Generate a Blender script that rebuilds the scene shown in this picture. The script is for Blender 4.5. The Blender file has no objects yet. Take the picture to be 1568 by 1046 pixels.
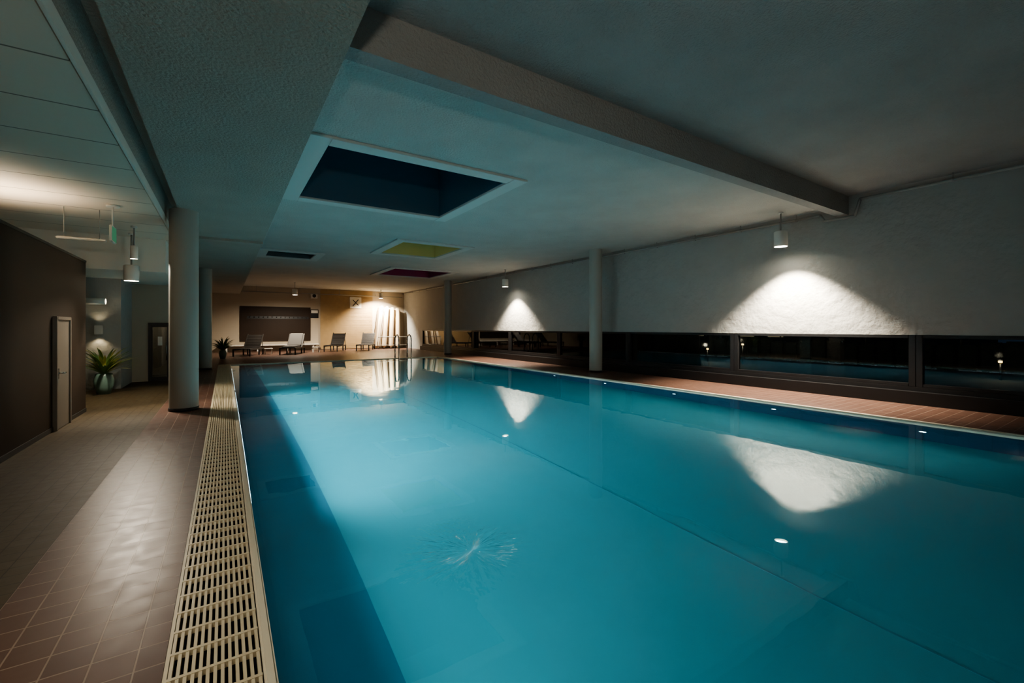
import bpy, bmesh, math, random
from mathutils import Vector, Matrix
random.seed(7)
S = bpy.context.scene
EYE = 1.8

# ------------------------------------------------------------------ materials
def nt(name):
    m = bpy.data.materials.new(name); m.use_nodes = True
    n = m.node_tree; n.nodes.clear()
    o = n.nodes.new('ShaderNodeOutputMaterial')
    return m, n, o

def mat(name, col, rough=0.6, metal=0.0, bump=None, var=None, emis=None, spec=0.5):
    m, n, o = nt(name)
    p = n.nodes.new('ShaderNodeBsdfPrincipled')
    p.inputs['Base Color'].default_value = (*col, 1)
    p.inputs['Roughness'].default_value = rough
    p.inputs['Metallic'].default_value = metal
    p.inputs['Specular IOR Level'].default_value = spec
    g = n.nodes.new('ShaderNodeNewGeometry')
    if var:
        sc, amt = var
        t = n.nodes.new('ShaderNodeTexNoise'); t.inputs['Scale'].default_value = sc
        t.inputs['Detail'].default_value = 5
        n.links.new(g.outputs['Position'], t.inputs['Vector'])
        r = n.nodes.new('ShaderNodeMix'); r.data_type = 'RGBA'
        r.inputs['A'].default_value = (*[c*(1-amt) for c in col], 1)
        r.inputs['B'].default_value = (*[min(1, c*(1+amt)) for c in col], 1)
        n.links.new(t.outputs['Fac'], r.inputs['Factor'])
        n.links.new(r.outputs['Result'], p.inputs['Base Color'])
    if bump:
        sc, st, dist = bump
        t = n.nodes.new('ShaderNodeTexNoise'); t.inputs['Scale'].default_value = sc
        t.inputs['Detail'].default_value = 4
        n.links.new(g.outputs['Position'], t.inputs['Vector'])
        b = n.nodes.new('ShaderNodeBump'); b.inputs['Strength'].default_value = st
        b.inputs['Distance'].default_value = dist
        n.links.new(t.outputs['Fac'], b.inputs['Height'])
        n.links.new(b.outputs['Normal'], p.inputs['Normal'])
    if emis:
        p.inputs['Emission Color'].default_value = (*emis[0], 1)
        p.inputs['Emission Strength'].default_value = emis[1]
    n.links.new(p.outputs[0], o.inputs[0])
    return m

def tiles(name, c1, c2, grout, w, h, mortar=0.006, rough=0.35, axes='XY', bumpd=0.003, offset=0.0, spec=.5):
    m, n, o = nt(name)
    p = n.nodes.new('ShaderNodeBsdfPrincipled'); p.inputs['Specular IOR Level'].default_value = spec
    g = n.nodes.new('ShaderNodeNewGeometry')
    vec = g.outputs['Position']
    if axes != 'XY':
        s = n.nodes.new('ShaderNodeSeparateXYZ'); c = n.nodes.new('ShaderNodeCombineXYZ')
        n.links.new(vec, s.inputs[0])
        n.links.new(s.outputs[axes[0]], c.inputs['X']); n.links.new(s.outputs[axes[1]], c.inputs['Y'])
        vec = c.outputs[0]
    b = n.nodes.new('ShaderNodeTexBrick')
    b.offset = offset; b.squash = 1.0
    b.inputs['Scale'].default_value = 1
    b.inputs['Brick Width'].default_value = w; b.inputs['Row Height'].default_value = h
    b.inputs['Mortar Size'].default_value = mortar
    b.inputs['Mortar Smooth'].default_value = 0.2
    b.inputs['Color1'].default_value = (*c1, 1); b.inputs['Color2'].default_value = (*c2, 1)
    b.inputs['Mortar'].default_value = (*grout, 1)
    n.links.new(vec, b.inputs['Vector'])
    n.links.new(b.outputs['Color'], p.inputs['Base Color'])
    t = n.nodes.new('ShaderNodeTexNoise'); t.inputs['Scale'].default_value = 9; t.inputs['Detail'].default_value = 6
    n.links.new(g.outputs['Position'], t.inputs['Vector'])
    mr = n.nodes.new('ShaderNodeMapRange')
    mr.inputs['To Min'].default_value = rough-0.1; mr.inputs['To Max'].default_value = rough+0.12
    n.links.new(t.outputs['Fac'], mr.inputs['Value']); n.links.new(mr.outputs[0], p.inputs['Roughness'])
    iv = n.nodes.new('ShaderNodeMath'); iv.operation = 'SUBTRACT'; iv.inputs[0].default_value = 1
    n.links.new(b.outputs['Fac'], iv.inputs[1])
    bp = n.nodes.new('ShaderNodeBump'); bp.inputs['Distance'].default_value = bumpd; bp.inputs['Strength'].default_value = 0.8
    n.links.new(iv.outputs[0], bp.inputs['Height']); n.links.new(bp.outputs[0], p.inputs['Normal'])
    n.links.new(p.outputs[0], o.inputs[0])
    return m

def emit(name, col, st):
    m, n, o = nt(name)
    e = n.nodes.new('ShaderNodeEmission'); e.inputs[0].default_value = (*col, 1); e.inputs[1].default_value = st
    n.links.new(e.outputs[0], o.inputs[0]); return m

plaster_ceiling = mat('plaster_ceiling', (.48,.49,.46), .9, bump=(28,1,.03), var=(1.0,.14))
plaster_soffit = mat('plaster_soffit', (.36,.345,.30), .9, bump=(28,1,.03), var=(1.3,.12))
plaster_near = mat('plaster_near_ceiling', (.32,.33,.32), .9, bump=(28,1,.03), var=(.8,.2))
plaster_wall = mat('plaster_wall', (.34,.34,.32), .9, bump=(5,.7,.05), var=(2,.06))
paint_back = mat('paint_back_wall', (.42,.36,.28), .8, bump=(20,.2,.01))
frame_white = mat('skylight_frame_paint', (.56,.57,.54), .8)
blue_shaft = mat('blue_shaft_paint', (.055,.125,.18), .7, emis=None)
yellow_shaft = mat('yellow_shaft_paint', (.72,.60,.24), .7)
purple_shaft = mat('purple_shaft_paint', (.26,.03,.10), .7)
grey_shaft = mat('grey_shaft_paint', (.08,.10,.11), .7)
col_paint = mat('column_paint', (.33,.33,.295), .5, bump=(8,.1,.01))
black_mat = mat('black_frame', (.010,.010,.011), .4)
brown_panel = mat('brown_partition_laminate', (.028,.017,.011), .55, var=(1.2,.25), bump=(60,.1,.003), spec=.2)
grey_door = mat('grey_door_paint', (.20,.17,.14), .45)
cream = mat('cream_ceramic', (.68,.63,.50), .3)
grate_m = mat('cream_grate_plastic', (.60,.53,.38), .4)
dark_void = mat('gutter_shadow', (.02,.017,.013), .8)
white_p = mat('white_paint', (.70,.67,.60), .6)
lamp_white = mat('lamp_housing_white', (.6,.6,.56), .4)
chrome = mat('chrome', (.8,.8,.8), .12, 1.0)
pipe_m = mat('grey_pipe', (.26,.26,.24), .45)
deck_m = tiles('brown_deck_tiles', (.088,.047,.035), (.108,.059,.043), (.24,.175,.135), .2, .2, .005, .36, spec=.25)
olive_m = tiles('olive_floor_tiles', (.056,.042,.022), (.068,.050,.028), (.030,.022,.014), .15, .15, .004, .48, spec=.14)  # olive tile; the shade past the deck's light edge is also in this colour
panel_m = tiles('ceiling_panels', (.70,.61,.50), (.72,.63,.52), (.25,.21,.16), 60, 1.05, .014, .7)
wood_m = mat('wood_slats', (.40,.28,.14), .5, var=(3,.15))
wicker = mat('dark_wicker', (.022,.018,.015), .6, bump=(60,.5,.01))
towel = mat('grey_cushion', (.09,.085,.08), .9)
mat_foam = mat('cream_foam', (.72,.60,.44), .7)
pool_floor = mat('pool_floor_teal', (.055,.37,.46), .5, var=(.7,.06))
pool_shade = mat('pool_floor_shade', (.03,.20,.30), .5)  # shade of the strip beside the left wall, painted into the floor colour
pool_line = mat('pool_lane_line', (.04,.28,.37), .5)
pool_wall_m = tiles('pool_wall_tiles', (.010,.05,.10), (.012,.055,.105), (.010,.045,.085), .3, .3, .004, .4, axes='YZ')
pot_m = mat('green_glazed_pot', (.10,.16,.13), .35)
leaf_m = mat('leaf_green', (.10,.17,.04), .45, var=(8,.3))
leaf_y = mat('leaf_yellow', (.45,.42,.12), .45, var=(8,.3))
soil = mat('soil', (.03,.02,.015), .9)
lamp_glow = emit('lamp_glow', (1,.92,.75), 140)
lamp_soft = emit('lamp_soft_glow', (1,.87,.65), 6)
green_sign = emit('exit_sign_green', (.25,.8,.45), .2)
pool_glow = emit('pool_lamp_glow', (.75,.95,1), 9)
ground_m = mat('night_ground', (.045,.055,.05), .9, var=(.6,.5))
street_glow = emit('street_glow', (1,.6,.2), 10)
city_glow = emit('city_glow', (1,.75,.45), 8)

def glass_mat():
    m, n, o = nt('window_glass')
    tr = n.nodes.new('ShaderNodeBsdfTransparent'); tr.inputs[0].default_value = (.65,.72,.75,1)
    gl = n.nodes.new('ShaderNodeBsdfGlossy'); gl.inputs['Roughness'].default_value = .02
    fr = n.nodes.new('ShaderNodeFresnel'); fr.inputs[0].default_value = 1.8
    mx = n.nodes.new('ShaderNodeMixShader')
    n.links.new(fr.outputs[0], mx.inputs[0]); n.links.new(tr.outputs[0], mx.inputs[1]); n.links.new(gl.outputs[0], mx.inputs[2])
    n.links.new(mx.outputs[0], o.inputs[0]); return m
glass = glass_mat()

def water_mat():
    m, n, o = nt('pool_water')
    g = n.nodes.new('ShaderNodeBsdfGlass'); g.inputs['IOR'].default_value = 1.47
    g.inputs['Roughness'].default_value = 0.0; g.inputs['Color'].default_value = (.88,.98,1,1)
    pos = n.nodes.new('ShaderNodeNewGeometry')
    t = n.nodes.new('ShaderNodeTexNoise'); t.inputs['Scale'].default_value = 1.6; t.inputs['Detail'].default_value = 2
    n.links.new(pos.outputs['Position'], t.inputs['Vector'])
    b = n.nodes.new('ShaderNodeBump'); b.inputs['Strength'].default_value = .08; b.inputs['Distance'].default_value = .02
    n.links.new(t.outputs['Fac'], b.inputs['Height'])
    # gentle radial upwelling above a floor inlet
    sub = n.nodes.new('ShaderNodeVectorMath'); sub.operation = 'SUBTRACT'; sub.inputs[1].default_value = (1.7,3.2,-.03)
    n.links.new(pos.outputs['Position'], sub.inputs[0])
    ln = n.nodes.new('ShaderNodeVectorMath'); ln.operation = 'LENGTH'; n.links.new(sub.outputs[0], ln.inputs[0])
    nm = n.nodes.new('ShaderNodeVectorMath'); nm.operation = 'NORMALIZE'; n.links.new(sub.outputs[0], nm.inputs[0])
    cb = n.nodes.new('ShaderNodeCombineXYZ'); n.links.new(ln.outputs['Value'], cb.inputs['Z'])
    ad = n.nodes.new('ShaderNodeVectorMath'); ad.operation = 'ADD'; n.links.new(nm.outputs[0], ad.inputs[0]); n.links.new(cb.outputs[0], ad.inputs[1])
    t2 = n.nodes.new('ShaderNodeTexNoise'); t2.inputs['Scale'].default_value = 7; t2.inputs['Detail'].default_value = 2
    n.links.new(ad.outputs[0], t2.inputs['Vector'])
    fo = n.nodes.new('ShaderNodeMapRange'); fo.interpolation_type = 'SMOOTHSTEP'
    fo.inputs['From Min'].default_value = .05; fo.inputs['From Max'].default_value = .75
    fo.inputs['To Min'].default_value = 1; fo.inputs['To Max'].default_value = 0
    n.links.new(ln.outputs['Value'], fo.inputs['Value'])
    mu = n.nodes.new('ShaderNodeMath'); mu.operation = 'MULTIPLY'; n.links.new(t2.outputs['Fac'], mu.inputs[0]); n.links.new(fo.outputs[0], mu.inputs[1])
    b2 = n.nodes.new('ShaderNodeBump'); b2.inputs['Strength'].default_value = .9; b2.inputs['Distance'].default_value = .03
    n.links.new(mu.outputs[0], b2.inputs['Height']); n.links.new(b.outputs[0], b2.inputs['Normal'])
    n.links.new(b2.outputs[0], g.inputs['Normal'])
    n.links.new(g.outputs[0], o.inputs[0]); return m
water_m = water_mat()

# ------------------------------------------------------------------ mesh builder
class B:
    def __init__(s): s.bm = bmesh.new(); s.mats = []
    def mi(s, m):
        if m not in s.mats: s.mats.append(m)
        return s.mats.index(m)
    def _merge(s, t, m, smooth=False):
        i = s.mi(m)
        for f in t.faces: f.material_index = i; f.smooth = smooth
        me = bpy.data.meshes.new('tmp'); t.to_mesh(me); t.free()
        s.bm.from_mesh(me); bpy.data.meshes.remove(me)
    def box(s, x0,x1,y0,y1,z0,z1,m,bevel=0,rot=None,seg=2):
        t = bmesh.new(); bmesh.ops.create_cube(t, size=1)
        sx,sy,sz = x1-x0,y1-y0,z1-z0
        bmesh.ops.scale(t, vec=(sx,sy,sz), verts=t.verts)
        if bevel: bmesh.ops.bevel(t, geom=t.edges[:], offset=bevel, segments=seg, affect='EDGES')
        if rot: bmesh.ops.rotate(t, cent=(0,0,0), matrix=rot, verts=t.verts)
        bmesh.ops.translate(t, vec=((x0+x1)/2,(y0+y1)/2,(z0+z1)/2), verts=t.verts)
        s._merge(t, m)
    def cyl(s, p0, p1, r0, m, r1=None, seg=24, caps=True):
        r1 = r0 if r1 is None else r1
        p0 = Vector(p0); p1 = Vector(p1); d = p1-p0
        t = bmesh.new()
        bmesh.ops.create_cone(t, cap_ends=caps, segments=seg, radius1=r0, radius2=r1, depth=d.length)
        q = Vector((0,0,1)).rotation_difference(d.normalized())
        bmesh.ops.rotate(t, cent=(0,0,0), matrix=q.to_matrix(), verts=t.verts)
        bmesh.ops.translate(t, vec=(p0+p1)/2, verts=t.verts)
        i = s.mi(m)
        for f in t.faces: f.smooth = len(f.verts) == 4; f.material_index = i
        me = bpy.data.meshes.new('tmp'); t.to_mesh(me); t.free(); s.bm.from_mesh(me); bpy.data.meshes.remove(me)
    def tube(s, pts, r, m, seg=12):
        for a,b in zip(pts[:-1], pts[1:]): s.cyl(a,b,r,m,seg=seg)
        for p in pts:
            t = bmesh.new(); bmesh.ops.create_uvsphere(t, u_segments=seg, v_segments=8, radius=r)
            bmesh.ops.translate(t, vec=p, verts=t.verts); s._merge(t, m, True)
    def lathe(s, prof, m, seg=32, c=(0,0,0)):
        t = bmesh.new(); rings = []
        for r,z in prof:
            rings.append([t.verts.new((c[0]+r*math.cos(2*math.pi*k/seg), c[1]+r*math.sin(2*math.pi*k/seg), c[2]+z)) for k in range(seg)])
        for a,b in zip(rings[:-1], rings[1:]):
            for k in range(seg): t.faces.new((a[k],a[(k+1)%seg],b[(k+1)%seg],b[k]))
        s._merge(t, m, True)
    def quadstrip(s, left, right, m):
        t = bmesh.new()
        a = [t.verts.new(p) for p in left]; b = [t.verts.new(p) for p in right]
        for k in range(len(a)-1): t.faces.new((a[k],b[k],b[k+1],a[k+1]))
        s._merge(t, m, True)
    def done(s, name, loc=(0,0,0), rz=0):
        me = bpy.data.meshes.new(name); s.bm.to_mesh(me); s.bm.free()
        for m in s.mats: me.materials.append(m)
        o = bpy.data.objects.new(name, me); o.location = loc; o.rotation_euler = (0,0,rz)
        S.collection.objects.link(o); return o

def simple(name, boxes, m):
    b = B()
    for bx in boxes: b.box(*bx, m)
    return b.done(name)

def light(kind, parent, name, loc, energy, col, target=None, **kw):
    d = bpy.data.lights.new(name, kind); d.energy = energy; d.color = col
    for k,v in kw.items(): setattr(d, k, v)
    o = bpy.data.objects.new(name, d); S.collection.objects.link(o)
    o.location = loc
    if target is not None:
        o.rotation_euler = (Vector(target)-Vector(loc)).to_track_quat('-Z','Y').to_euler()
    if parent:
        bpy.context.view_layer.update()
        o.parent = parent; o.matrix_parent_inverse = parent.matrix_world.inverted()
    return o

# ------------------------------------------------------------------ dimensions
XR, YB, YF = 13.7, 39.0, -3.0
PX0, PX1, PY0, PY1 = .23, 11.1, -1.0, 25.5
ZC, ZN, ZS, ZL = 5.0, 5.25, 4.36, 4.1      # main ceiling, near ceiling, soffit, low ceiling
WZ = -.03; DEPTH = -1.85

# floor & deck
simple('floor', [(-6,-1.2,YF,19,-.3,0)], olive_m)
simple('pool_deck', [(-1.2,-.27,YF,PY1,-.3,0), (-1.02,XR,PY1+.1,YB,-.3,0),
        (PX1+.1,XR,YF,PY1+.1,-.3,0), (-.27,PX1+.1,YF,PY0-.06,-.3,0),(-1.2,-.27,PY1,PY1+.1,-.3,0)], deck_m)
b = B()
b.box(.17,PX0,PY0,PY1,-.28,.006,cream,.012)
b.box(PX1,PX1+.1,PY0,PY1+.1,-.28,.008,cream,.012)
b.box(-.27,PX1,PY1,PY1+.1,-.28,.008,cream,.012)
b.box(-.27,PX1+.1,PY0-.06,PY0,-.28,.008,cream,.012)
b.done('trim_1')
# gutter grating
b = B()
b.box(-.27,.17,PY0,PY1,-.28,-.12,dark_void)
b.box(-.268,-.25,PY0,PY1,-.12,.0,grate_m)
n = 13
for i in range(n):
    x = -.238 + i*(.392/(n-1))
    b.box(x-.008,x+.008,PY0,PY1,-.03,.0,grate_m)
y = PY0+.05
while y < PY1:
    b.box(-.25,.165,y-.010,y+.010,-.028,.003,grate_m); y += .21
b.done('gutter_grate')

# pool basin
b = B()
b.box(PX0-.1,1.17,PY0,PY1,DEPTH-.1,DEPTH,pool_shade)
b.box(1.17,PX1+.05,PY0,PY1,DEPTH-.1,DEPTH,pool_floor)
b.box(4.66,4.685,PY0,PY1,DEPTH,DEPTH+.004,pool_line)
b.box(PX0-.06,PX0-.0,PY0,PY1,DEPTH,-.28,pool_wall_m)
b.box(PX1,PX1+.1,PY0,PY1,DEPTH,-.28,pool_wall_m)
b.box(PX0,PX1,PY1,PY1+.1,DEPTH,-.28,pool_wall_m)
b.box(PX0,PX1,PY0-.06,PY0,DEPTH,-.28,pool_wall_m)
b.done('pool_basin')
b = B(); t = bmesh.new()
vs = [t.verts.new(p) for p in ((PX0,PY0,0),(PX1,PY0,0),(PX1,PY1,0),(PX0,PY1,0))]; t.faces.new(vs)
b._merge(t, water_m); b.done('pool_water', (0,0,WZ))

# underwater light strips along the left pool wall
def uw_strip(y0, y1, power, z=-.9, col=(.88,.95,.95)):
    yc=(y0+y1)/2; L=y1-y0; x=PX0
    b = B()
    b.box(0,.03,-L/2,L/2,-.08,.08,chrome,.005); b.box(.03,.034,-L/2+.02,L/2-.02,-.05,.05,pool_glow)
    o = b.done('underwater_light_strip',(x,yc,z))
    light('AREA', o, 'beam', (x+.06,yc,z), power, col, target=(x+3,yc,z-.25), shape='RECTANGLE', size=L, size_y=.1, spread=math.radians(100))
uw_strip(1.5,5.5,38); uw_strip(6.0,15.5,450); uw_strip(16.0,24,50)
def inlet(y,z=-.95):
    b = B(); b.cyl((0,0,0),(-.03,0,0),.07,chrome); b.cyl((-.03,0,0),(-.034,0,0),.05,pool_glow)
    b.done('pool_wall_inlet',(PX1,y,z))
for y in (2.7,5.4,8.2,11.0,13.8): inlet(y)

# ------------------------------------------------------------------ ceilings
sky = [(1.5,5.15,8.1,11.7,blue_shaft),(5.5,7.95,15.7,18.6,yellow_shaft),(7.6,10.9,23.0,26.3,purple_shaft),(1.5,3.3,20.5,22.2,grey_shaft)]
def slab(name, x0,x1,y0,y1,z0,z1,holes,m):
    xs = sorted({x0,x1,*[h[0] for h in holes],*[h[1] for h in holes]}); ys = sorted({y0,y1,*[h[2] for h in holes],*[h[3] for h in holes]})
    b = B()
    for xa,xb in zip(xs[:-1],xs[1:]):
        for ya,yb in zip(ys[:-1],ys[1:]):
            cx,cy = (xa+xb)/2,(ya+yb)/2
            if any(h[0]<cx<h[1] and h[2]<cy<h[3] for h in holes): continue
            b.box(xa,xb,ya,yb,z0,z1,m)
    return b.done(name)
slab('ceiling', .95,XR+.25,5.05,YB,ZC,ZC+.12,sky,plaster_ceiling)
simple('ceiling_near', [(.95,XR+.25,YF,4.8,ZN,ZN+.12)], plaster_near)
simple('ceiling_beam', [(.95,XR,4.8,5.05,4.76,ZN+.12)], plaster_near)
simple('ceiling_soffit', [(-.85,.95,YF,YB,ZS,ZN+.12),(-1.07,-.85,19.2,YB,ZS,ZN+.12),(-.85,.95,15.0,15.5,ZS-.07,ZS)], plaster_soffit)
for x0,x1,y0,y1,m in sky:
    b = B(); H = 2.2; w=.34
    zt = ZC+H
    b.box(x0-.08,x0,y0-.08,y1+.08,ZC+.12,zt,m); b.box(x1,x1+.08,y0-.08,y1+.08,ZC+.12,zt,m)
    b.box(x0,x1,y0-.08,y0,ZC+.12,zt,m); b.box(x0,x1,y1,y1+.08,ZC+.12,zt,m)
    b.box(x0,x1,y0,y1,zt,zt+.05,m)
    b.box(x0,x0+.015,y0,y1,ZC,ZC+.14,m); b.box(x1-.015,x1,y0,y1,ZC,ZC+.14,m)
    b.box(x0,x1,y1-.015,y1,ZC,ZC+.14,m); b.box(x0,x1,y0,y0+.015,ZC,ZC+.14,m)
    z0 = ZC-.05
    b.box(x0-w,x0,y0-w,y1+w,z0,ZC,frame_white,.008); b.box(x1,x1+w,y0-w,y1+w,z0,ZC,frame_white,.008)
    b.box(x0,x1,y0-w,y0,z0,ZC,frame_white,.008); b.box(x0,x1,y1,y1+w,z0,ZC,frame_white,.008)
    b.done('skylight')
# low panel ceiling on the left
b = B(); b.box(-6,-1.12,YF,19,ZL,ZL+.1,panel_m); b.box(-1.10,-1.07,YF,19,ZL-.02,ZL+.12,white_p)
b.box(-1.12,-1.071,YF,19,ZL+.12,ZN,plaster_soffit); b.box(-1.071,-.85,YF,19.2,ZS+.35,ZS+.4,plaster_soffit)
b.done('ceiling_left')
simple('ceiling_bulkhead', [(-6,-1.3,14.6,19,3.25,ZL)], white_p)

# ------------------------------------------------------------------ walls
ws = [-.97+4.43*i for i in range(9)]   # window bounds
simple('wall_right', [(XR,XR+.25,YF,YB,1.63,ZN+.12),(XR,XR+.25,YF,ws[0],0,1.63),(XR,XR+.25,ws[-1],YB,0,1.63)], plaster_wall)
simple('sill_ledge', [(XR-.22,XR+.25,ws[0],ws[-1],0,.30),(XR-.05,XR+.25,ws[0],ws[-1],.30,.40)], black_mat)
for i in range(8):
    y0,y1 = ws[i],ws[i+1]
    b = B(); xa,xb = XR-.02,XR+.12
    b.box(xa,xb,y0,y0+.13,.40,1.63,black_mat,.01); b.box(xa,xb,y1-.13,y1,.40,1.63,black_mat,.01)
    b.box(xa,xb,y0+.13,y1-.13,1.55,1.63,black_mat,.008); b.box(xa,xb,y0+.13,y1-.13,.40,.48,black_mat,.008)
    b.box(XR+.05,XR+.062,y0+.13,y1-.13,.48,1.55,glass)
    b.done('window_%d'%(i+1))
# back wall
simple('wall_back', [(-1.2,XR+.25,YB,YB+.25,0,ZN)], paint_back)
b = B()
b.box(6.6,10.85,YB-.03,YB,0.05,ZC,wood_m)
z=.05
while z < ZC-.1:
    b.box(6.6,10.85,YB-.055,YB-.03,z,z+.085,wood_m); z += .11
b.done('wood_wall_cladding')
simple('wall_front', [(-6,XR+.25,YF-.25,YF,0,ZN+.12)], plaster_wall)
simple('wall_left', [(-6.2,-6,YF-.25,19.2,0,ZL+.1)], plaster_wall)
# corridor walls
simple('wall_niche', [(-6,-2.57,17.2,17.4,0,3.25),(-2.77,-2.57,17.4,19,0,3.25)], plaster_wall)
simple('wall_corridor', [(-2.57,-2.15,19,19.2,0,3.25),(-2.15,-1.05,19,19.2,1.97,3.25),(-1.05,-.95,19,19.2,0,ZS)], paint_back)
simple('wall_side', [(-1.25,-1.02,19.2,YB,0,ZS)], paint_back)
# partition
b = B()
b.box(-2.65,-2.5,YF,12.9,0,3.2,brown_panel)
b.box(-2.5,-2.488,YF,12.9,0,.08,black_mat)
b.box(-2.66,-2.49,YF,12.9,3.2,3.24,black_mat)
b.done('wall_partition')
# partition door
b = B()
b.box(-2.5,-2.44,10.72,10.78,0,2.0,grey_door,.005); b.box(-2.5,-2.44,11.52,11.58,0,2.0,grey_door,.005); b.box(-2.5,-2.44,10.78,11.52,1.94,2.0,grey_door,.005)
b.box(-2.5,-2.46,10.78,11.52,0.01,1.94,grey_door)
b.cyl((-2.46,10.86,1.0),(-2.39,10.86,1.0),.012,chrome); b.cyl((-2.39,10.85,1.0),(-2.39,11.0,1.0),.012,chrome)
b.box(-2.46,-2.452,10.83,10.89,.9,1.08,chrome)
b.done('door_1')
# glass double door
b = B(); yy=18.97
b.box(-2.15,-2.09,yy,yy+.12,0,1.97,black_mat); b.box(-1.11,-1.05,yy,yy+.12,0,1.97,black_mat); b.box(-2.09,-1.11,yy,yy+.12,1.91,1.97,black_mat)
for xa,xb in ((-2.09,-1.605),(-1.595,-1.11)):
    b.box(xa,xa+.05,yy+.02,yy+.08,0.01,1.91,black_mat); b.box(xb-.05,xb,yy+.02,yy+.08,0.01,1.91,black_mat)
    b.box(xa+.05,xb-.05,yy+.02,yy+.08,0.01,.14,black_mat); b.box(xa+.05,xb-.05,yy+.02,yy+.08,1.82,1.91,black_mat)
    b.box(xa+.05,xb-.05,yy+.045,yy+.055,.14,1.82,glass)
b.cyl((-1.66,yy-.04,.7),(-1.66,yy-.04,1.3),.012,chrome); b.cyl((-1.54,yy-.04,.7),(-1.54,yy-.04,1.3),.012,chrome)
for hz in (.75,1.25):
    b.cyl((-1.66,yy-.04,hz),(-1.66,yy+.03,hz),.008,chrome); b.cyl((-1.54,yy-.04,hz),(-1.54,yy+.03,hz),.008,chrome)
b.box(-1.9,-1.78,yy+.035,yy+.045,1.2,1.5,white_p)
b.done('door_2')
simple('wall_corridor_end', [(-2.6,-1.25,21.5,21.6,0,3.25),(-2.7,-2.6,19.2,21.6,0,3.25)], grey_door)
simple('ceiling_corridor', [(-2.7,-1.25,19.2,21.6,2.9,3.0)], white_p)
simple('floor_corridor', [(-2.7,-1.25,19,21.6,-.1,0)], olive_m)
b = B(); b.lathe([(.001,-.03),(.10,-.03),(.12,0)],lamp_soft)
o = b.done('corridor_fill_lamp',(-1.9,20.4,2.9))  # unseen corridor lamp, added to light the glass door from behind
light('POINT', o,'bulb',(-1.9,20.4,2.7),25,(1,.85,.6),shadow_soft_size=.08)

# ------------------------------------------------------------------ columns
def column(x,y,top,r=.265):
    b = B()
    b.cyl((0,0,0),(0,0,.07),r+.012,black_mat,seg=48)
    b.cyl((0,0,.07),(0,0,top),r,col_paint,seg=48,caps=False)
    b.done('column',(x,y,0))
column(-.75,12.0,ZS); column(-.73,23.2,ZS); column(12.7,13.15,ZC,.26); column(12.7,27.4,ZC,.26)

# pipes
b = B(); px=XR-.14
b.tube([(px,YF+.1,ZN-.16),(px,4.5,ZN-.16),(px,4.62,4.68),(px,5.3,4.68),(px,5.4,ZC-.15),(px,38.8,ZC-.15)],.035,pipe_m)
y=YF+1
while y<38:
    if not 4.3<y<5.6:
        zz = ZN if y<4.8 else ZC
        b.cyl((px,y,zz-.16),(px,y,zz),.012,pipe_m,seg=8)
        b.cyl((px,y-.02,zz-.155),(px,y+.02,zz-.155),.05,pipe_m,seg=12)
    y+=1.6
b.done('ceiling_pipe')
b = B(); b.tube([(-.9,38.6,ZC-.45),(13.4,38.6,ZC-.45)],.03,pipe_m)
for x in (2,5,8,11): b.cyl((x,38.6,ZC-.45),(x,38.6,ZC),.012,pipe_m,seg=8)
b.done('ceiling_pipe')

# ------------------------------------------------------------------ hanging cylinder lamps
def pendant(x,y,zb,ztop,h=.42,r=.17,power=300,angle=96,blend=.45,col=(1,.87,.70),glow=lamp_glow,aim=None):
    b = B()
    b.lathe([(r*.92,0.0),(r,0.0),(r,h-.02),(r-.02,h),(0.001,h)],lamp_white)
    b.lathe([(r*.92,0.0),(r*.9,.05),(r*.75,.10)],lamp_white)
    b.lathe([(0.001,.06),(r*.84,.06)],glow)
    b.cyl((0,0,h),(0,0,ztop-zb),.018,pipe_m,seg=10)
    b.cyl((0,0,ztop-zb-.04),(0,0,ztop-zb),.06,lamp_white)
    o = b.done('pendant_lamp',(x,y,zb))
    light('SPOT', o, 'spot', (x,y,zb-.02), power, col, target=aim or (x,y,0), spot_size=math.radians(angle), spot_blend=blend, shadow_soft_size=.06)
    return o
pendant(12.9,6.1,4.05,ZC,power=4600,angle=103,blend=.6,aim=(13.05,6.1,0))
pendant(12.9,20.4,4.05,ZC,power=3400,angle=103,blend=.6,aim=(13.05,20.4,0))
pendant(11.1,37.3,4.3,ZC,power=4200,angle=130,blend=.7,aim=(11.2,38.5,1.5))
pendant(4.1,34.0,4.1,ZC,power=1900,angle=150,blend=.8,aim=(4.1,35.2,0))
pendant(-1.9,14.0,2.94,ZL,h=.38,r=.15,power=380,angle=110)
pendant(-1.72,13.0,3.36,ZL,h=.3,r=.07,power=520,angle=90,aim=(-.6,10.6,0))
pendant(-1.75,2.2,3.5,ZL,power=140,angle=80,aim=(-.5,4.0,0))  # added pendant, out of view, lights the near deck

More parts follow.
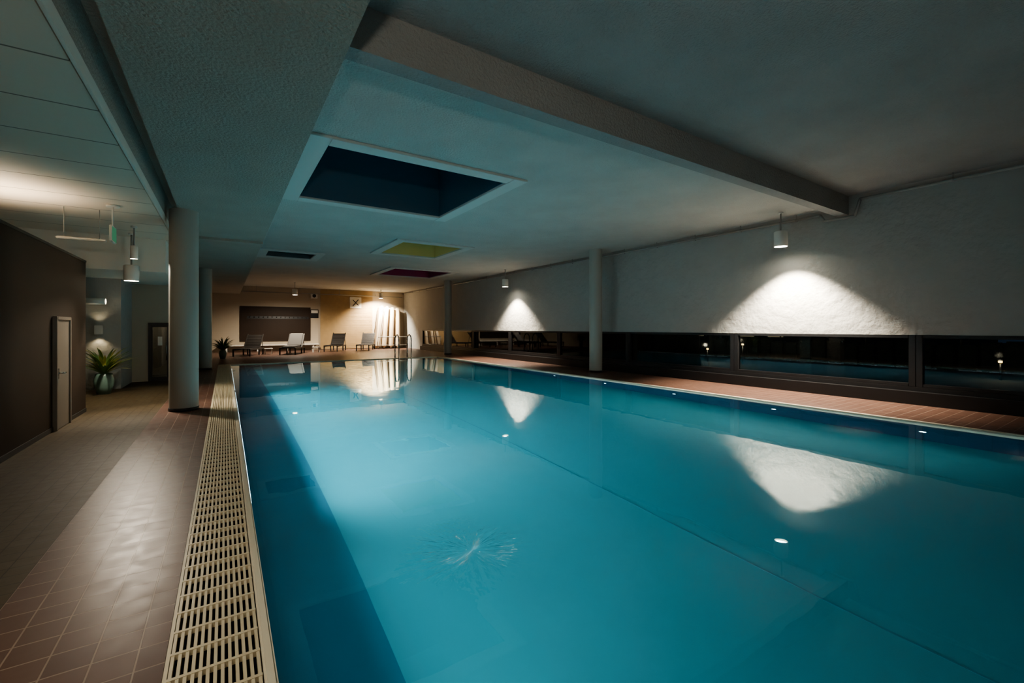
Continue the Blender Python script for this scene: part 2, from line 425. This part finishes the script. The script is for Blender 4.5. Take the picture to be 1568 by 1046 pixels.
# wall sconce in niche + uplight behind partition
b = B(); b.box(-.09,.09,-.16,-.02,-.14,.12,lamp_white,.01); b.box(-.05,.05,-.02,0,-.05,.05,lamp_white)
o = b.done('wall_sconce',(-3.04,17.2,1.75))
light('SPOT', o,'up',(-3.04,17.06,1.9),5,(1,.8,.5),target=(-3.04,17.1,4),spot_size=math.radians(110),spot_blend=.8,shadow_soft_size=.03)
light('SPOT', o,'down',(-3.04,17.06,1.58),13,(1,.8,.5),target=(-3.04,17.1,0),spot_size=math.radians(110),spot_blend=.8,shadow_soft_size=.03)
b = B(); b.cyl((-.3,0,0),(.3,0,0),.09,lamp_white); b.cyl((.3,0,0),(.305,0,0),.075,lamp_soft); b.box(-.05,.05,0,.35,-.03,.03,lamp_white)
b.done('wall_spotlight',(-3.15,16.85,2.55))
def floor_uplight(x,y,p):
    b = B(); b.cyl((0,-.3,0),(0,.3,0),.07,lamp_white); b.box(-.03,.03,-.03,.03,-.15,0,lamp_white)
    b.box(-.06,.06,-.06,.06,-3.0,-.08,lamp_white); b.box(-.15,.15,-.15,.15,-3.0,-2.97,lamp_white)
    o = b.done('uplight_floor_lamp',(x,y,3.0))
    light('SPOT', o,'up',(x,y,3.1),p,(1,.82,.6),target=(x,y,5),spot_size=math.radians(150),spot_blend=.9,shadow_soft_size=.1)
floor_uplight(-3.2,10.6,200); floor_uplight(-3.4,3.6,110)  # the second is an added uplight, hidden, brightening the low ceiling

# unseen fill uplights, added on the wall behind the viewpoint
def fill_uplight(x, z, power):
    b = B(); b.lathe([(0.001,0),(.10,.02),(.17,.10),(.18,.14),(.165,.14),(.15,.09)],lamp_white); b.box(-.04,.04,-.2,0,.02,.1,lamp_white)
    o = b.done('fill_uplight',(x,YF+.2,z))
    light('SPOT', o,'up',(x,YF+.25,z+.2),power,(1,.88,.72),target=(x,YF+2.2,z+2.0),spot_size=math.radians(165),spot_blend=.8,shadow_soft_size=.12)
fill_uplight(-.3,2.3,450); fill_uplight(3.5,2.3,60)

# exit sign hanging
b = B()
b.cyl((0,0,.30),(0,0,.7),.015,white_p); b.cyl((0,0,.66),(0,0,.70),.10,white_p)
b.box(-.02,.02,-.20,.20,0.0,.30,white_p,.008); b.box(.02,.024,-.18,.18,.02,.28,green_sign); b.box(-.024,-.02,-.18,.18,.02,.28,green_sign)
b.done('exit_sign',(-1.76,11.0,3.4))
b = B(); b.box(-.35,.35,-.05,.05,0,.05,white_p,.01); b.cyl((-.25,0,.05),(-.25,0,.62),.006,pipe_m); b.cyl((.25,0,.05),(.25,0,.62),.006,pipe_m)
b.done('fluorescent_lamp',(-2.3,11.6,3.48))

# ------------------------------------------------------------------ plants
def plant(name, x,y, pot_r, pot_h, n, L, mats, seed):
    random.seed(seed); b = B()
    b.lathe([(0.001,0),(pot_r*.62,0),(pot_r*.9,pot_h*.35),(pot_r,pot_h*.65),(pot_r*.85,pot_h*.9),(pot_r*.8,pot_h),(pot_r*.72,pot_h),(pot_r*.72,pot_h*.93)],pot_m)
    b.lathe([(0.001,pot_h*.93),(pot_r*.73,pot_h*.93)],soil)
    for i in range(n):
        a = random.uniform(0,2*math.pi); up = random.uniform(.65,1.5); l = L*random.uniform(.7,1.1); w = L*.035
        r=.02; z=pot_h*.93; el=up
        K=8; left=[];right=[]
        ca,sa = math.cos(a),math.sin(a)
        for k in range(K+1):
            f=k/K; ww = w*math.sin(math.pi*min(1,.15+f*.85))+.002
            left.append((r*ca-sa*ww, r*sa+ca*ww, z)); right.append((r*ca+sa*ww, r*sa-ca*ww, z))
            r += l/K*math.cos(el); z += l/K*math.sin(el); el -= .10+.06*random.random()
        b.quadstrip(left,right,random.choice(mats))
    return b.done(name,(x,y,0))
plant('potted_plant',-2.75,16.05,.22,.56,90,.95,[leaf_m,leaf_m,leaf_y],3)
plant('potted_plant',-.1,30.5,.2,.5,90,1.0,[leaf_m],5)

# ------------------------------------------------------------------ back zone furniture
def lounger(x,y,rz,cushion=False,ang=40):
    b = B(); W=.36
    for sx in (-W,W):
        b.box(sx-.03,sx+.03,-1.0,.45,.28,.36,wicker,.01)
        for yy in (-.95,.38,1.0): b.box(sx-.03,sx+.03,yy-.03,yy+.03,0,.30,wicker,.008)
        b.box(sx-.03,sx+.03,.4,1.05,.28,.34,wicker,.01)
    for k in range(14):
        yy=-.98+k*.105; b.box(-W,W,yy,yy+.085,.335,.37,wicker)
    a=math.radians(ang); R=Matrix.Rotation(a,3,'X')
    for k in range(8):
        d=.08+k*.105; b.box(-W,W,.45+d*math.cos(a)-.042,.45+d*math.cos(a)+.042,.35+d*math.sin(a)-.017,.35+d*math.sin(a)+.017,wicker,rot=R)
    for sx in (-W,W):
        b.box(sx-.025,sx+.025,.45+.45*math.cos(a)-.47,.45+.45*math.cos(a)+.47,.35+.45*math.sin(a)-.03,.35+.45*math.sin(a)+.03,wicker,.01,rot=R)
        b.cyl((sx,.95,.3),(sx,.45+.6*math.cos(a),.35+.6*math.sin(a)),.015,wicker)
    if cushion:
        b.box(-W+.03,W-.03,-.9,.42,.37,.44,towel,.03); b.box(-W+.03,W-.03,.45+.45*math.cos(a)-.43,.45+.45*math.cos(a)+.43,.41+.45*math.sin(a)-.03,.41+.45*math.sin(a)+.03,towel,.025,rot=R)
    o=b.done('sun_lounger',(x,y,0),rz); o.scale=(1.3,1.3,1.3); return o
lounger(1.3,33.4,-.35,False,50); lounger(3.9,33.6,-.35,True,50); lounger(7.2,36.2,-.45,False,52); lounger(9.6,36.4,-.45,False,52)

def side_table(x,y):
    b=B(); b.box(-.25,.25,-.25,.25,.36,.40,white_p,.01)
    for sx in (-.2,.2):
        for sy in (-.2,.2): b.box(sx-.02,sx+.02,sy-.02,sy+.02,0,.36,white_p)
    b.done('side_table',(x,y,0))
side_table(2.5,34.2); side_table(5.6,34.8)

# dark hook panel
b = B(); b.box(.95,5.85,YB-.08,YB,.75,3.45,brown_panel,.01)
for i in range(14):
    x=1.6+i*.3; b.cyl((x,YB-.08,2.6),(x,YB-.18,2.6),.02,black_mat,seg=8); b.cyl((x,YB-.18,2.6),(x,YB-.2,2.68),.02,black_mat,seg=8)
b.box(1.4,5.7,YB-.10,YB-.08,2.5,2.7,black_mat)
b.done('coat_hook_panel')
b = B(); b.box(-.3,6.4,YB-.6,YB-.02,.42,.52,white_p,.015)
for x in (.1,2.1,4.1,6.0): b.box(x-.05,x+.05,YB-.5,YB-.1,0,.42,white_p)
b.done('wall_bench')
# clock and small devices
b=B(); b.box(-.48,.48,-.06,0,-.48,.48,white_p,.02); b.cyl((0,-.06,0),(0,-.075,0),.42,cream,seg=40)
b.box(-.03,.03,-.09,-.075,-.36,.36,black_mat,rot=Matrix.Rotation(.7,3,'Y')); b.box(-.03,.03,-.09,-.075,-.32,.32,black_mat,rot=Matrix.Rotation(-.8,3,'Y'))
b.done('pace_clock',(9.4,YB-.06,3.95))
b=B(); b.box(-.25,.25,-.25,0,-.2,.2,lamp_white,.02); b.cyl((0,-.25,0),(0,-.27,0),.14,black_mat); b.done('loudspeaker',(6.1,YB,4.4))
b=B(); b.box(-.3,.3,-.05,0,-.35,.35,black_mat,.01); b.box(-.25,.25,-.055,-.05,.05,.28,white_p); b.done('info_sign',(6.15,YB,2.95))

# foam mats leaning in corner
b=B()
for i in range(4):
    x=-1.0+i*.52
    R=Matrix.Rotation(math.radians(-6),3,'X')@Matrix.Rotation(math.radians(8-2*i),3,'Y')
    b.box(x-.21,x+.21,-.45,.45,.03,3.7-.06*i,mat_foam,.14,rot=R,seg=5)
b.tube([(-1.35,-.75,.05),(-1.35,-.75,1.0),(1.3,-.75,1.0),(1.3,-.75,.05)],.03,pipe_m)
b.tube([(-1.35,-.75,.3),(1.3,-.75,.3)],.025,pipe_m)
b.done('foam_mat_stack',(12.2,38.2,0.01))

# pool ladder
b=B()
for sx in (-.38,.38):
    pts=[(sx,.55,0),(sx,.55,.7)]
    for k in range(0,9):
        a=math.pi*k/8; pts.append((sx,.2+.35*math.cos(a),1.05+.32*math.sin(a)))
    pts += [(sx,-.15,.6),(sx,-.15,-1.0)]
    b.tube(pts,.035,chrome); b.cyl((sx,.55,0),(sx,.55,.02),.06,chrome)
for z in (-.3,-.6,-.9): b.box(-.38,.38,-.2,-.1,z-.015,z+.015,chrome,.005)
b.done('pool_ladder',(9.0,PY1+.05,.008))

# ------------------------------------------------------------------ exterior
simple('exterior_ground', [(XR+.3,90,-30,90,-.4,-.3)], ground_m)
b=B(); b.box(0,14,0,30,-.3,7,grey_shaft)
facade = emit('lit_window',(1,.7,.4),.35)
for j in range(3):
    for i in range(9):
        if random.random()<.4: b.box(-.02,0,1+i*3.1,2.6+i*3.1,.8+j*2.2,2.1+j*2.2,facade)
b.done('neighbour_building',(50,10,0))
b=B()
gw = mat('garden_hedge',(.05,.065,.055),.9, bump=(6,1,.1), var=(3,.5))
y=0
while y<60:
    h=1.0+.15*math.sin(y*1.7)+.1*random.random()
    b.box(-.3,.3,y,y+.8,-.3,h,gw,.1); y+=.78
b.done('garden_hedge',(30,-8,0))
def bollard(x,y,h,p=60,r=.06):
    b=B(); b.cyl((0,0,0),(0,0,h),.04,black_mat); b.cyl((0,0,h),(0,0,h+.08),r,street_glow); b.cyl((0,0,h+.08),(0,0,h+.12),r+.02,black_mat)
    o=b.done('garden_bollard_light',(x,y,-.3))
    light('POINT',o,'bulb',(x-.25,y,h),p,(1,.75,.5),shadow_soft_size=.1)
bollard(25,16.1,.75,70); bollard(23,16.4,.6,30); bollard(25,13.9,1.1,60); bollard(26,4,.7,50); bollard(25,27,.9,60)
def street_lamp(x,y,h):
    b=B(); b.cyl((0,0,0),(0,0,h),.05,black_mat); b.cyl((0,0,h),(-.6,0,h+.05),.03,black_mat); b.box(-.9,-.5,-.1,.1,h-.02,h+.06,black_mat,.01); b.box(-.88,-.52,-.08,.08,h-.05,h-.02,city_glow)
    b.done('street_lamp',(x,y,-.3))
for x,y,h in ((33,20,2.0),(36,23.5,1.9),(38,18,1.8),(34,11,1.9),(37,30,2.0),(33,6.5,1.9)): street_lamp(x,y,h)

# ------------------------------------------------------------------ world & camera
w = bpy.data.worlds.new('night_sky'); S.world = w; w.use_nodes = True
w.node_tree.nodes['Background'].inputs[0].default_value = (.02,.032,.05,1); w.node_tree.nodes['Background'].inputs[1].default_value = .8
try: S.view_settings.look = 'AgX - Medium High Contrast'
except Exception: pass

cd = bpy.data.cameras.new('camera'); cam = bpy.data.objects.new('camera', cd); S.collection.objects.link(cam)
cd.sensor_width = 36; cd.lens = 36*672/1568; cd.shift_y = -21/1568; cd.clip_start=.05; cd.clip_end=300
cam.location = (0,0,EYE); cam.rotation_euler = (math.radians(90),0,-math.radians(33.2))
S.camera = cam
